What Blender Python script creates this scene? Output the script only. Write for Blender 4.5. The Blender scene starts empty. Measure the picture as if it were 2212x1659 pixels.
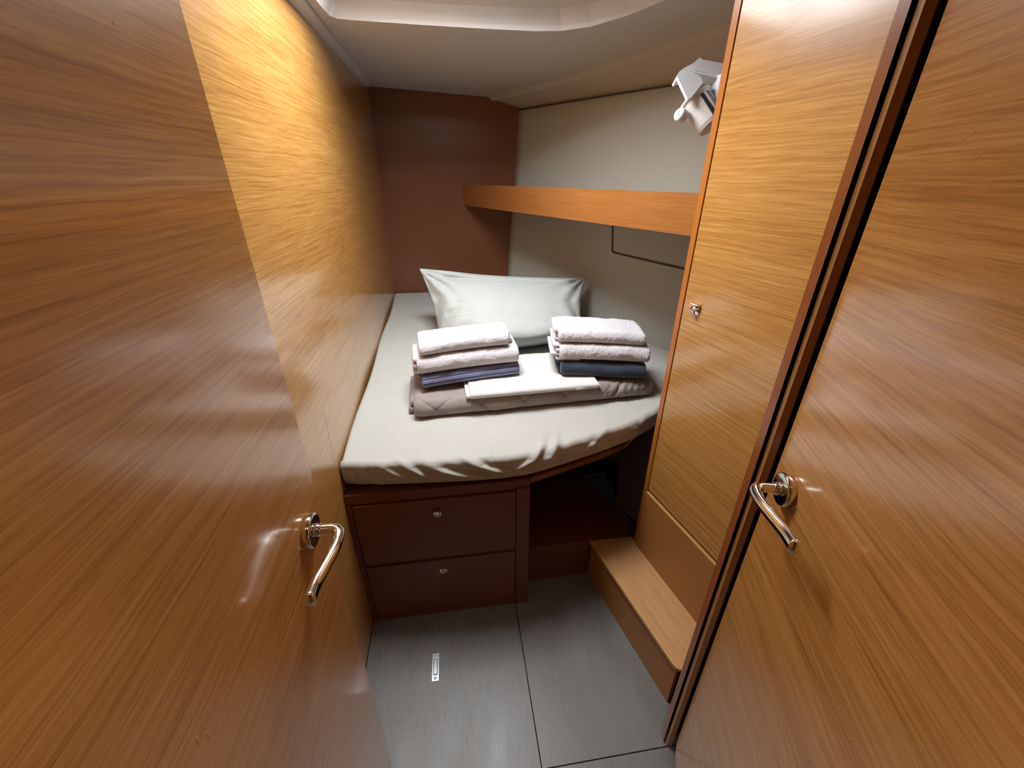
import bpy, bmesh, math, random
from mathutils import Vector, Matrix, noise

scene = bpy.context.scene
COL = scene.collection
R = math.radians

# ------------------------------------------------------------------ camera, light, exposure
FPX = 885.0
CAM = Vector((0, 0, 1.45))
tilt, yaw = R(26.9), R(8.0)
fw = Vector((math.sin(yaw) * math.cos(tilt), math.cos(yaw) * math.cos(tilt), -math.sin(tilt)))
rt = Vector((math.cos(yaw), -math.sin(yaw), 0))
upv = rt.cross(fw)
cam_d = bpy.data.cameras.new('camera')
cam = bpy.data.objects.new('camera', cam_d)
COL.objects.link(cam)
cam_d.sensor_width = 36.0
cam_d.lens = FPX / 2212.0 * 36.0
cam_d.clip_start = 0.01
cam.matrix_world = Matrix(((rt.x, upv.x, -fw.x, CAM.x), (rt.y, upv.y, -fw.y, CAM.y), (rt.z, upv.z, -fw.z, CAM.z), (0, 0, 0, 1)))
scene.camera = cam

world = bpy.data.worlds.new('world')
scene.world = world
world.use_nodes = True
world.node_tree.nodes['Background'].inputs[0].default_value = (0.9, 0.95, 1.0, 1)
world.node_tree.nodes['Background'].inputs[1].default_value = 0.02


def area(name, loc, size, energy, color, target, size_y=None, spread=180):
    d = bpy.data.lights.new(name, 'AREA')
    d.energy = energy
    d.color = color
    d.size = size
    if size_y:
        d.shape = 'RECTANGLE'
        d.size_y = size_y
    d.spread = R(spread)
    o = bpy.data.objects.new(name, d)
    COL.objects.link(o)
    o.location = loc
    o.rotation_euler = (Vector(target) - Vector(loc)).to_track_quat('-Z', 'Y').to_euler()
    return o


HX0, HX1, HY0, HY1, HZ = -0.24, 0.27, 1.05, 1.45, 2.04      # the deck hatch over the cabin
area('hatch_daylight', ((HX0 + HX1) / 2, (HY0 + HY1) / 2, HZ - 0.012), HX1 - HX0 - 0.06, 20, (0.89, 0.95, 1.0), ((HX0 + HX1) / 2, (HY0 + HY1) / 2, 0), HY1 - HY0 - 0.06)
area('corridor_fill', (0.04, -0.08, 1.885), 0.2, 1.3, (1.0, 0.96, 0.90), (0.04, -0.08, 0), None, 74)  # unseen fill light added to brighten the two doors

vs = scene.view_settings
vs.view_transform = 'Standard'
vs.look = 'None'
vs.gamma = 1.0
vs.use_curve_mapping = False
vs.exposure = 0.0
scene.cycles.use_denoising = True
scene.cycles.max_bounces = 10
scene.cycles.diffuse_bounces = 2
scene.cycles.sample_clamp_indirect = 6.0


# ------------------------------------------------------------------ node materials
def srgb(r, g, b):
    f = lambda c: (c / 255 / 12.92) if c / 255 <= 0.04045 else ((c / 255 + 0.055) / 1.055) ** 2.4
    return (f(r), f(g), f(b), 1)


class NT:
    def __init__(self, name):
        self.m = bpy.data.materials.new(name)
        self.m.use_nodes = True
        self.t = self.m.node_tree
        self.b = self.t.nodes['Principled BSDF']

    def n(self, typ, **kw):
        nd = self.t.nodes.new(typ)
        for k, v in kw.items():
            if k.startswith('i_'):
                nd.inputs[k[2:].replace('_', ' ')].default_value = v
            else:
                setattr(nd, k, v)
        return nd

    def l(self, a, b):
        self.t.links.new(a, b)

    def math(self, op, a, b=None, clamp=False):
        nd = self.t.nodes.new('ShaderNodeMath')
        nd.operation = op
        nd.use_clamp = clamp
        for i, v in enumerate((a, b)):
            if v is None:
                continue
            if hasattr(v, 'is_output'):
                self.l(v, nd.inputs[i])
            else:
                nd.inputs[i].default_value = v
        return nd.outputs[0]

    def comb(self, x, y, z):
        nd = self.t.nodes.new('ShaderNodeCombineXYZ')
        for i, v in enumerate((x, y, z)):
            if hasattr(v, 'is_output'):
                self.l(v, nd.inputs[i])
            else:
                nd.inputs[i].default_value = v
        return nd.outputs[0]

    def noise(self, vec, scale, detail=2.0, rough=0.5, dist=0.0):
        nd = self.n('ShaderNodeTexNoise')
        nd.inputs['Scale'].default_value = scale
        nd.inputs['Detail'].default_value = detail
        nd.inputs['Roughness'].default_value = rough
        nd.inputs['Distortion'].default_value = dist
        self.l(vec, nd.inputs['Vector'])
        return nd.outputs['Fac']

    def ramp(self, fac, stops):
        nd = self.t.nodes.new('ShaderNodeValToRGB')
        cr = nd.color_ramp
        while len(cr.elements) < len(stops):
            cr.elements.new(0.5)
        for e, (p, c) in zip(cr.elements, stops):
            e.position = p
            e.color = c
        self.l(fac, nd.inputs[0])
        return nd.outputs[0]

    def mix(self, fac, a, b, blend='MIX'):
        nd = self.t.nodes.new('ShaderNodeMix')
        nd.data_type = 'RGBA'
        nd.blend_type = blend
        for s, v in ((nd.inputs[0], fac), (nd.inputs[6], a), (nd.inputs[7], b)):
            if hasattr(v, 'is_output'):
                self.l(v, s)
            else:
                s.default_value = v
        return nd.outputs[2]

    def bump(self, h, strength, dist):
        nd = self.t.nodes.new('ShaderNodeBump')
        nd.inputs['Strength'].default_value = strength
        nd.inputs['Distance'].default_value = dist
        self.l(h, nd.inputs['Height'])
        self.l(nd.outputs[0], self.b.inputs['Normal'])


def wood(name, light, mid, dark, rough=0.32, coat=0.35, coat_rough=0.16, grain=1.0, contrast=1.0):
    """Teak veneer. The mesh attribute 'gr' gives the place along and across the grain in metres."""
    k = NT(name)
    at = k.n('ShaderNodeAttribute')
    at.attribute_name = 'gr'
    sp = k.n('ShaderNodeSeparateXYZ')
    k.l(at.outputs['Vector'], sp.inputs[0])
    a, b, c = sp.outputs
    w = k.noise(k.comb(k.math('MULTIPLY', a, 1.3), k.math('MULTIPLY', b, 6.0), k.math('MULTIPLY', c, 5.0)), 1.0, 2.0)
    w2 = k.noise(k.comb(k.math('MULTIPLY', a, 9.0), k.math('MULTIPLY', b, 14.0), k.math('MULTIPLY', c, 14.0)), 1.0, 2.0)
    bw = k.math('ADD', b, k.math('MULTIPLY', k.math('SUBTRACT', w, 0.5), 0.022))
    bw = k.math('ADD', bw, k.math('MULTIPLY', k.math('SUBTRACT', w2, 0.5), 0.006))
    broad = k.noise(k.comb(k.math('MULTIPLY', a, 0.7), k.math('MULTIPLY', bw, 16.0 * grain), k.math('MULTIPLY', c, 8.0)), 1.0, 2.0)
    lines = k.noise(k.comb(k.math('MULTIPLY', a, 4.0), k.math('MULTIPLY', bw, 210.0 * grain), k.math('MULTIPLY', c, 30.0)), 1.0, 3.0, 0.6)
    fine = k.noise(k.comb(k.math('MULTIPLY', a, 12.0), k.math('MULTIPLY', bw, 520.0 * grain), k.math('MULTIPLY', c, 90.0)), 1.0, 3.0, 0.65)
    pores = k.noise(k.comb(k.math('MULTIPLY', a, 30.0), k.math('MULTIPLY', bw, 700.0 * grain), k.math('MULTIPLY', c, 200.0)), 1.0, 1.0)
    f = k.math('ADD', k.math('MULTIPLY', broad, 0.12), k.math('ADD', k.math('MULTIPLY', lines, 0.46), k.math('MULTIPLY', fine, 0.42)))
    f = k.math('ADD', k.math('MULTIPLY', k.math('SUBTRACT', f, 0.5), 2.3 * contrast), 0.5, True)
    col = k.ramp(f, [(0.05, dark), (0.5, mid), (0.95, light)])
    pf = k.math('MULTIPLY', k.math('SUBTRACT', k.math('MULTIPLY', pores, 1.0), 0.66, True), 3.0, True)
    col = k.mix(pf, col, dark)
    k.l(col, k.b.inputs['Base Color'])
    k.b.inputs['Roughness'].default_value = rough
    k.b.inputs['Specular IOR Level'].default_value = 0.4
    k.b.inputs['Coat Weight'].default_value = coat
    k.b.inputs['Coat Roughness'].default_value = coat_rough
    k.b.inputs['Coat IOR'].default_value = 1.65 if coat > 0.8 else 1.5
    k.bump(f, 0.05, 0.0006)
    return k.m


def cloth(name, col, rough=0.85, weave=900.0, bump=0.12, mottled=0.06, sheen=0.1, dist=0.0004, fold=0.0):
    k = NT(name)
    tc = k.n('ShaderNodeTexCoord')
    v = tc.outputs['Object']
    n1 = k.noise(v, 7.0, 3.0)
    n2 = k.noise(v, weave, 2.0)
    f = k.math('ADD', k.math('MULTIPLY', n1, 0.6), k.math('MULTIPLY', n2, 0.4))
    d = tuple(c * (1 - mottled * 2) for c in col[:3]) + (1,)
    l = tuple(min(1, c * (1 + mottled)) for c in col[:3]) + (1,)
    k.l(k.ramp(f, [(0.3, d), (0.7, l)]), k.b.inputs['Base Color'])
    k.b.inputs['Roughness'].default_value = rough
    k.b.inputs['Specular IOR Level'].default_value = 0.2
    k.b.inputs['Sheen Weight'].default_value = sheen
    h = n2
    if fold:
        n3 = k.noise(v, 38.0, 3.0, 0.55, 0.6)
        h = k.math('ADD', k.math('MULTIPLY', n3, fold), k.math('MULTIPLY', n2, 0.15))
    k.bump(h, bump, dist)
    return k.m


def plain(name, col, rough=0.5, metal=0.0, spec=0.5, noise_scale=60.0, vary=0.06, bump=0.0, coat=0.0):
    k = NT(name)
    tc = k.n('ShaderNodeTexCoord')
    n1 = k.noise(tc.outputs['Object'], noise_scale, 3.0)
    d = tuple(c * (1 - vary) for c in col[:3]) + (1,)
    l = tuple(min(1, c * (1 + vary)) for c in col[:3]) + (1,)
    k.l(k.ramp(n1, [(0.3, d), (0.7, l)]), k.b.inputs['Base Color'])
    k.b.inputs['Roughness'].default_value = rough
    k.b.inputs['Metallic'].default_value = metal
    k.b.inputs['Specular IOR Level'].default_value = spec
    k.b.inputs['Coat Weight'].default_value = coat
    if bump:
        k.bump(n1, bump, 0.001)
    return k.m


M = {}
M['teak'] = wood('teak_veneer', (0.74, 0.42, 0.135, 1), (0.57, 0.275, 0.068, 1), (0.34, 0.13, 0.024, 1), contrast=1.15, coat=1.0, coat_rough=0.14)
M['teak_door'] = wood('teak_door_veneer', (0.72, 0.37, 0.115, 1), (0.56, 0.246, 0.058, 1), (0.32, 0.11, 0.02, 1), coat=1.0, coat_rough=0.15, grain=0.9, contrast=1.05)
M['teak_plain'] = wood('teak_lower_panel', (0.46, 0.205, 0.06, 1), (0.42, 0.18, 0.048, 1), (0.37, 0.15, 0.038, 1), rough=0.45, coat=0.15, contrast=0.6)
M['teak_step'] = wood('teak_step', (0.66, 0.38, 0.16, 1), (0.55, 0.29, 0.11, 1), (0.40, 0.18, 0.06, 1), rough=0.5, coat=0.1)
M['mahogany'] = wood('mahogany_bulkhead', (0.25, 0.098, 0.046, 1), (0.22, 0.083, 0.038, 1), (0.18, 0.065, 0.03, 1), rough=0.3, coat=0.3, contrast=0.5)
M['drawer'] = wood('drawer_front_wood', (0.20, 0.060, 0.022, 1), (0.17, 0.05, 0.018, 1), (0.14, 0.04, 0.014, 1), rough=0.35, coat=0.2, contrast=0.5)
M['frame'] = wood('solid_frame_wood', (0.40, 0.125, 0.035, 1), (0.33, 0.095, 0.026, 1), (0.26, 0.07, 0.02, 1), rough=0.28, coat=0.5, contrast=0.6)
M['shelf'] = wood('teak_shelf_front', (0.46, 0.19, 0.055, 1), (0.37, 0.138, 0.036, 1), (0.28, 0.09, 0.022, 1), contrast=0.9)
M['strip'] = wood('brown_frame_wood', (0.52, 0.22, 0.085, 1), (0.45, 0.18, 0.065, 1), (0.38, 0.14, 0.05, 1), rough=0.35, coat=0.3, contrast=0.6)
M['edge'] = wood('pale_edge_wood', (0.62, 0.33, 0.12, 1), (0.56, 0.28, 0.09, 1), (0.5, 0.23, 0.07, 1), rough=0.35, contrast=0.6)
M['post'] = wood('orange_edge_wood', (0.55, 0.20, 0.04, 1), (0.50, 0.17, 0.032, 1), (0.44, 0.14, 0.026, 1), rough=0.3, coat=0.4, contrast=0.5)
M['dark'] = plain('dark_gap', (0.012, 0.007, 0.005, 1), 0.8)
M['liner'] = plain('grey_liner', (0.16, 0.14, 0.15, 1), 0.8)
M['chrome'] = plain('polished_chrome', (0.74, 0.71, 0.68, 1), 0.09, 1.0, noise_scale=15, vary=0.04)
M['steel'] = plain('worn_steel', (0.8, 0.8, 0.8, 1), 0.3, 1.0, noise_scale=40, vary=0.08)
M['hull'] = plain('vinyl_hull_lining', (0.56, 0.545, 0.485, 1), 0.7, spec=0.25, noise_scale=700, vary=0.05, bump=0.12)
M['ceil'] = plain('headliner', (0.57, 0.535, 0.505, 1), 0.55, spec=0.3, noise_scale=500, vary=0.03, bump=0.06)
M['piping'] = plain('dark_seam', (0.10, 0.085, 0.07, 1), 0.8)
M['white'] = plain('white_plastic', (0.82, 0.83, 0.84, 1), 0.35, vary=0.02)
M['white_trans'] = plain('warm_white_plastic', (0.74, 0.70, 0.68, 1), 0.3, vary=0.04)
M['sheet'] = cloth('grey_beige_sheet', (0.54, 0.525, 0.48, 1), weave=1500, mottled=0.03, bump=0.25, dist=0.002, fold=0.5)
M['pillow'] = cloth('white_cotton', (0.57, 0.59, 0.565, 1), weave=1600, mottled=0.02, bump=0.25, dist=0.002, fold=0.6)
M['linen'] = cloth('white_linen', (0.77, 0.75, 0.71, 1), weave=1600, mottled=0.02, bump=0.1)
M['quilt'] = cloth('taupe_quilt', (0.335, 0.285, 0.26, 1), rough=0.6, weave=1200, mottled=0.03, sheen=0.2, bump=0.25, dist=0.0015, fold=0.5)
M['terry'] = cloth('white_terry', (0.90, 0.87, 0.91, 1), rough=0.95, weave=420, mottled=0.02, bump=0.9, sheen=0.3, dist=0.004)
M['navy'] = cloth('navy_terry', (0.048, 0.064, 0.10, 1), rough=0.95, weave=520, mottled=0.12, bump=0.7, sheen=0.35, dist=0.003)


def striped_towel():
    k = NT('blue_striped_terry')
    at = k.n('ShaderNodeUVMap')
    sp = k.n('ShaderNodeSeparateXYZ')
    k.l(at.outputs[0], sp.inputs[0])
    u, v = sp.outputs[0], sp.outputs[1]
    st = k.math('FRACT', k.math('MULTIPLY', v, 56.0))            # bands run along the towel
    band = k.math('GREATER_THAN', st, 0.62)
    thin = k.math('MULTIPLY', k.math('GREATER_THAN', st, 0.28), k.math('LESS_THAN', st, 0.36))
    tw = k.math('GREATER_THAN', k.math('FRACT', k.math('ADD', k.math('MULTIPLY', u, 150.0), k.math('MULTIPLY', v, 150.0))), 0.5)
    base = k.mix(tw, (0.24, 0.26, 0.44, 1), (0.38, 0.41, 0.60, 1))
    c = k.mix(band, base, (0.085, 0.09, 0.20, 1))
    c = k.mix(thin, c, (0.10, 0.105, 0.22, 1))
    k.l(c, k.b.inputs['Base Color'])
    k.b.inputs['Roughness'].default_value = 0.95
    k.b.inputs['Sheen Weight'].default_value = 0.2
    tc = k.n('ShaderNodeTexCoord')
    k.bump(k.math('ADD', k.noise(tc.outputs['Object'], 500, 2), k.math('MULTIPLY', tw, 0.3)), 0.6, 0.002)
    return k.m


def floor_mat():
    k = NT('grey_brushed_floor')
    at = k.n('ShaderNodeAttribute')
    at.attribute_name = 'gr'
    sp = k.n('ShaderNodeSeparateXYZ')
    k.l(at.outputs['Vector'], sp.inputs[0])
    a, b, c = sp.outputs
    s1 = k.noise(k.comb(k.math('MULTIPLY', a, 14.0), k.math('MULTIPLY', b, 330.0), 0.0), 1.0, 3.0, 0.6)
    s2 = k.noise(k.comb(k.math('MULTIPLY', a, 3.0), k.math('MULTIPLY', b, 10.0), 3.0), 1.0, 3.0)
    s3 = k.noise(k.comb(k.math('MULTIPLY', a, 90.0), k.math('MULTIPLY', b, 260.0), 7.0), 1.0, 2.0)
    f = k.math('ADD', k.math('MULTIPLY', s1, 0.45), k.math('ADD', k.math('MULTIPLY', s2, 0.3), k.math('MULTIPLY', s3, 0.25)))
    k.l(k.ramp(f, [(0.3, (0.105, 0.096, 0.087, 1)), (0.5, (0.155, 0.143, 0.13, 1)), (0.72, (0.23, 0.215, 0.195, 1))]), k.b.inputs['Base Color'])
    k.l(k.math('ADD', 0.30, k.math('MULTIPLY', s2, 0.22)), k.b.inputs['Roughness'])
    k.b.inputs['Specular IOR Level'].default_value = 0.55
    k.bump(f, 0.4, 0.001)
    return k.m


def glass_pane():
    k = NT('lit_hatch_acrylic')
    k.b.inputs['Base Color'].default_value = (0.9, 0.93, 0.95, 1)
    k.b.inputs['Emission Color'].default_value = (1.0, 0.98, 0.95, 1)
    k.b.inputs['Emission Strength'].default_value = 3.0
    return k.m


M['stripe'] = striped_towel()
M['floor'] = floor_mat()
M['pane'] = glass_pane()


# ------------------------------------------------------------------ object helpers
def put(name, bm, mat, parent=None, grain=None, origin=None, smooth=False, bevel=0.0, seg=2):
    """Link a bmesh (built in world space) as one mesh object. grain = direction of the wood grain."""
    if bevel:
        es = [e for e in bm.edges if len(e.link_faces) == 2 and e.calc_face_angle(0) > 0.5]
        bmesh.ops.bevel(bm, geom=es, offset=bevel, segments=seg, affect='EDGES', profile=0.5, clamp_overlap=True)
    bmesh.ops.recalc_face_normals(bm, faces=bm.faces)
    me = bpy.data.meshes.new(name)
    bm.to_mesh(me)
    bm.free()
    if grain is not None:
        g = Vector(grain).normalized()
        b = Vector((0, 0, 1)) if abs(g.z) < 0.9 else Vector((0, 1, 0))
        c = g.cross(b).normalized()
        b = c.cross(g)
        off = (sum(ord(ch) for ch in name) % 17) * 0.37
        at = me.attributes.new('gr', 'FLOAT_VECTOR', 'POINT')
        for i, v in enumerate(me.vertices):
            # blend the two across directions so that top faces carry grain as well
            at.data[i].vector = (g.dot(v.co) + off, b.dot(v.co) + c.dot(v.co) * 0.999, c.dot(v.co) * 0.35)
    cs = [v.co for v in me.vertices]
    if origin is None:
        lo = Vector((min(c.x for c in cs), min(c.y for c in cs), min(c.z for c in cs)))
        hi = Vector((max(c.x for c in cs), max(c.y for c in cs), max(c.z for c in cs)))
        origin = Vector(((lo.x + hi.x) / 2, (lo.y + hi.y) / 2, lo.z))
    origin = Vector(origin)
    me.transform(Matrix.Translation(-origin))
    if smooth:
        for p in me.polygons:
            p.use_smooth = True
    me.materials.append(mat)
    o = bpy.data.objects.new(name, me)
    COL.objects.link(o)
    if parent is not None:
        o.parent = parent
        o.location = origin - world_loc(parent)
    else:
        o.location = origin
    return o


def world_loc(o):
    p = Vector(o.location)
    while o.parent is not None:
        o = o.parent
        p += Vector(o.location)
    return p


def empty(name, loc, label, cat, group=None):
    o = bpy.data.objects.new(name, None)
    COL.objects.link(o)
    o.location = loc
    o.empty_display_size = 0.05
    tag(o, label, cat, group)
    return o


def tag(o, label, cat, group=None):
    o['label'] = label
    o['category'] = cat
    if group:
        o['group'] = group


def struct(o, label=None):
    o['kind'] = 'structure'
    if label:
        o['label'] = label
    return o


def prism(bm, poly, z0, z1, zf0=None, zf1=None):
    """Vertical prism over a plan polygon."""
    lo = [bm.verts.new((x, y, zf0(x, y) if zf0 else z0)) for x, y in poly]
    hi = [bm.verts.new((x, y, zf1(x, y) if zf1 else z1)) for x, y in poly]
    n = len(poly)
    bm.faces.new(lo[::-1])
    bm.faces.new(hi)
    for i in range(n):
        j = (i + 1) % n
        bm.faces.new((lo[i], lo[j], hi[j], hi[i]))
    return bm


def box(bm, x0, x1, y0, y1, z0, z1):
    return prism(bm, [(x0, y0), (x1, y0), (x1, y1), (x0, y1)], z0, z1)


def obox(bm, o, ex, ey, ez, sx, sy, sz):
    """Box with corner o and edge vectors."""
    o, ex, ey, ez = Vector(o), Vector(ex) * sx, Vector(ey) * sy, Vector(ez) * sz
    v = [bm.verts.new(o + ex * a + ey * b + ez * c) for c in (0, 1) for b in (0, 1) for a in (0, 1)]
    for f in ((0, 2, 3, 1), (4, 5, 7, 6), (0, 1, 5, 4), (2, 6, 7, 3), (0, 4, 6, 2), (1, 3, 7, 5)):
        bm.faces.new([v[i] for i in f])
    return bm


def cboxo(bm, c, ex, ey, ez, sx, sy, sz):
    return obox(bm, Vector(c) - Vector(ex) * sx / 2 - Vector(ey) * sy / 2 - Vector(ez) * sz / 2, ex, ey, ez, sx, sy, sz)


def lathe(bm, o, ax, prof, n=40):
    """Profile [(h, r)] turned about the axis ax through o."""
    ax = Vector(ax).normalized()
    t = ax.orthogonal().normalized()
    s = ax.cross(t)
    rings = []
    for h, r in prof:
        rings.append([bm.verts.new(Vector(o) + ax * h + (t * math.cos(2 * math.pi * i / n) + s * math.sin(2 * math.pi * i / n)) * r) for i in range(n)])
    for a, b in zip(rings, rings[1:]):
        for i in range(n):
            bm.faces.new((a[i], a[(i + 1) % n], b[(i + 1) % n], b[i]))
    bm.faces.new(rings[0][::-1])
    bm.faces.new(rings[-1])
    return bm


def catmull(pts, n):
    P = [Vector(p) for p in pts]
    P = [P[0] * 2 - P[1]] + P + [P[-1] * 2 - P[-2]]
    out = []
    m = len(P) - 3
    for k in range(n + 1):
        t = k / n * m
        i = min(int(t), m - 1)
        t -= i
        a, b, c, d = P[i:i + 4]
        out.append(0.5 * ((2 * b) + (c - a) * t + (2 * a - 5 * b + 4 * c - d) * t * t + (3 * b - a - 3 * c + d) * t ** 3))
    return out


def sweep(bm, path, rad, n=20, cap=True):
    """Tube along a list of points; rad(i/N) -> (r_side, r_up)."""
    rings = []
    N = len(path) - 1
    ref = None
    for i, p in enumerate(path):
        d = (path[min(i + 1, N)] - path[max(i - 1, 0)]).normalized()
        if ref is None:
            ref = Vector((0, 0, 1)) if abs(d.z) < 0.9 else Vector((1, 0, 0))
        u = (ref - d * ref.dot(d)).normalized()
        s = d.cross(u)
        ref = u
        ra, rb = rad(i / N)
        rings.append([bm.verts.new(p + s * ra * math.cos(2 * math.pi * k / n) + u * rb * math.sin(2 * math.pi * k / n)) for k in range(n)])
    for a, b in zip(rings, rings[1:]):
        for i in range(n):
            bm.faces.new((a[i], a[(i + 1) % n], b[(i + 1) % n], b[i]))
    if cap:
        bm.faces.new(rings[0][::-1])
        bm.faces.new(rings[-1])
    return bm


def fbm(x, y, z, o=3):
    return noise.fractal(Vector((x, y, z)), 1.0, 2.0, o)


# ------------------------------------------------------------------ the cabin shell
XL = -0.37                                  # left wall face
YB = 2.6                                    # bulkhead behind the head of the berth


def hull_x(y, z):
    """x of the hull lining at the given place along the boat."""
    return 0.269 + 0.0771 * z + 0.688 * (YB - y) - 0.02 * math.sin(max(0.0, min(1.0, (YB - y) / 1.4)) * math.pi)


def zceil(x, y):
    s = max(0.0, min(1.0, (y - 1.45) / 1.15))
    return 1.86 - 0.058 * max(0.0, x + 0.37) * s / 1.0 - 0.004 * s


# floor: a base and four loose panels
bm = box(bmesh.new(), -0.6, 1.6, -1.4, 2.8, -0.06, -0.02)
floor = struct(put('floor', bm, M['dark'], origin=(0, 0.5, -0.06)))
gap = 0.0016
XJ, YJ = 0.154, 0.507
pull_panel = None
for (x0, x1, y0, y1) in ((XL + 0.002, XJ - gap, YJ + gap, 1.7), (XJ + gap, 0.75, YJ + gap, 1.7), (-0.5, XJ - gap, -1.35, YJ - gap), (XJ + gap, 0.9, -1.35, YJ - gap)):
    p = put('floor_panel', box(bmesh.new(), x0, x1, y0, y1, -0.02, 0.0), M['floor'], floor, grain=(0, 1, 0), bevel=0.0012, seg=1)
    if pull_panel is None:
        pull_panel = p

# flush pull let into the left floor panel
bm = cboxo(bmesh.new(), (-0.141, 0.813, 0.0005), (1, 0, 0), (0, 1, 0), (0, 0, 1), 0.022, 0.086, 0.004)
pull = put('flush_pull', bm, M['steel'], pull_panel, bevel=0.0015)
pull['label'] = 'silver flush pull plate'
bm = cboxo(bmesh.new(), (-0.141, 0.813, 0.0022), (1, 0, 0), (0, 1, 0), (0, 0, 1), 0.013, 0.050, 0.002)
pull2 = bm
bm2 = bmesh.new()
cboxo(bm2, (-0.141, 0.813, 0.0030), (1, 0, 0), (0, 1, 0), (0, 0, 1), 0.009, 0.046, 0.003)
for sy in (-1, 1):
    lathe(bm2, (-0.141, 0.813 + sy * 0.035, 0.002), (0, 0, 1), [(0, 0.0045), (0.001, 0.0045), (0.0016, 0.003), (0.0010, 0.0012)], 16)
# the bright lever sits on a dark slot: both belong to the plate
for f_bm, nm, mt in ((pull2, 'pull_slot', M['dark']),):
    put(nm, f_bm, mt, pull_panel)
put('pull_lever', bm2, M['steel'], pull_panel, bevel=0.0006, seg=1)

# left wall, with a veneer joint low beside the mattress
wall_left = struct(put('wall_left', box(bmesh.new(), XL - 0.05, XL - 0.012, 0.2, YB + 0.05, 0, 1.95), M['dark'], origin=(XL - 0.03, 1.4, 0)))
bm = box(bmesh.new(), XL - 0.012, XL, 0.2, YB + 0.02, 0.0, 1.95)
put('wall_panel', bm, M['teak'], wall_left, grain=(0, 1, 0))
bm = obox(bmesh.new(), (XL - 0.0002, 1.011, 0.882), (0, 1, 0), (0, -0.07, -1), (1, 0, 0), 0.0009, 0.17, 0.0004)
put('veneer_joint', bm, M['piping'], wall_left)
bm = obox(bmesh.new(), (XL - 0.0002, 0.90, 0.869), (0, 0.978, 0.207), (0, -0.207, 0.978), (1, 0, 0), 0.44, 0.0011, 0.0005)
put('scratch', bm, M['edge'], wall_left, grain=(0, 1, 0))

# bulkhead at the head of the berth
bm = prism(bmesh.new(), [(XL - 0.03, YB), (0.8, YB), (0.8, YB + 0.03), (XL - 0.03, YB + 0.03)], 0, 1.95)
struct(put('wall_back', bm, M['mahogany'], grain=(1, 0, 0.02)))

# hull side with lining
bm = bmesh.new()
NY, NZ = 40, 26
grid = []
for i in range(NY + 1):
    y = 0.9 + (YB + 0.004 - 0.9) * i / NY
    row = []
    for j in range(NZ + 1):
        z = 0.15 + (1.80 - 0.15) * j / NZ
        x = hull_x(y, max(z, 0.62))
        if z < 0.62:
            x -= (0.62 - z) * 0.55
        row.append(bm.verts.new((x, y, z)))
    grid.append(row)
for i in range(NY):
    for j in range(NZ):
        bm.faces.new((grid[i][j], grid[i + 1][j], grid[i + 1][j + 1], grid[i][j + 1]))
back = [[bm.verts.new(v.co + Vector((0.0164, 0.0112, 0))) for v in row] for row in grid]
for i in range(NY):
    for j in range(NZ):
        bm.faces.new((back[i][j], back[i][j + 1], back[i + 1][j + 1], back[i + 1][j]))
rim = [(i, 0) for i in range(NY)] + [(NY, j) for j in range(NZ)] + [(i, NZ) for i in range(NY, 0, -1)] + [(0, j) for j in range(NZ, 0, -1)]
for (i, j), (i2, j2) in zip(rim, rim[1:] + rim[:1]):
    bm.faces.new((grid[i][j], grid[i2][j2], back[i2][j2], back[i][j]))
hull = struct(put('wall_right', bm, M['hull'], smooth=True, origin=(1.1, 1.7, 0.15)))


def on_hull(y, z, off=0.0):
    return Vector((hull_x(y, z) - 0.82 * off, y - 0.56 * off, z))


# hatch panel cut in the hull lining below the shelf: dark piping round a raised panel
corner = [(2.00, 1.30), (1.975, 1.14), (1.972, 1.128), (1.962, 1.121), (1.94, 1.119), (1.69, 1.098), (1.45, 1.078)]
path = catmull([on_hull(y, z, 0.001) for y, z in corner], 60)
put('lining_groove', sweep(bmesh.new(), path, lambda t: (0.0042, 0.0042), 8), M['piping'], hull, smooth=True)
bm = bmesh.new()
pc = [(1.985, 1.30), (1.962, 1.142), (1.952, 1.13), (1.93, 1.126), (1.69, 1.105), (1.46, 1.086), (1.46, 1.30)]
va = [bm.verts.new(on_hull(y, z, 0.0045)) for y, z in pc]
vb = [bm.verts.new(on_hull(y, z, -0.004)) for y, z in pc]
bm.faces.new(va)
bm.faces.new(vb[::-1])
for i in range(len(pc)):
    j = (i + 1) % len(pc)
    bm.faces.new((va[i], va[j], vb[j], vb[i]))
put('lining_panel', bm, M['hull'], hull)

# grey liner of the locker under the berth, seen through the opening
bm = bmesh.new()
for quad in ([(0.63, 1.262, 0.186), (0.70, 1.118, 0.186), (0.86, 1.25, 0.60), (0.72, 1.52, 0.60)],):
    a = [bm.verts.new(q) for q in quad]
    b = [bm.verts.new((q[0] + 0.02, q[1] + 0.012, q[2] - 0.004)) for q in quad]
    bm.faces.new(a)
    bm.faces.new(b[::-1])
    for i in range(4):
        j = (i + 1) % 4
        bm.faces.new((a[i], a[j], b[j], b[i]))
put('under_berth_liner', bm, M['liner'], hull)

# ceiling: headliner with the hatch well let into it
outer = [(XL - 0.01, 0.47), (XL - 0.01, 1.0), (XL - 0.01, 1.5), (XL - 0.01, 2.05), (XL - 0.01, YB + 0.01), (-0.05, YB + 0.01), (0.245, YB + 0.01), (0.45, 2.25), (0.632, 1.93), (0.86, 1.50), (1.12, 1.05), (1.35, 0.47)]
well = [(-0.31, 0.60), (-0.31, 1.0), (-0.31, 1.50), (-0.306, 1.575), (-0.29, 1.60), (-0.25, 1.606), (-0.05, 1.614), (0.15, 1.617), (0.30, 1.614), (0.38, 1.60), (0.46, 1.555), (0.54, 1.46), (0.60, 1.32), (0.62, 1.1), (0.62, 0.60)]


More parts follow.
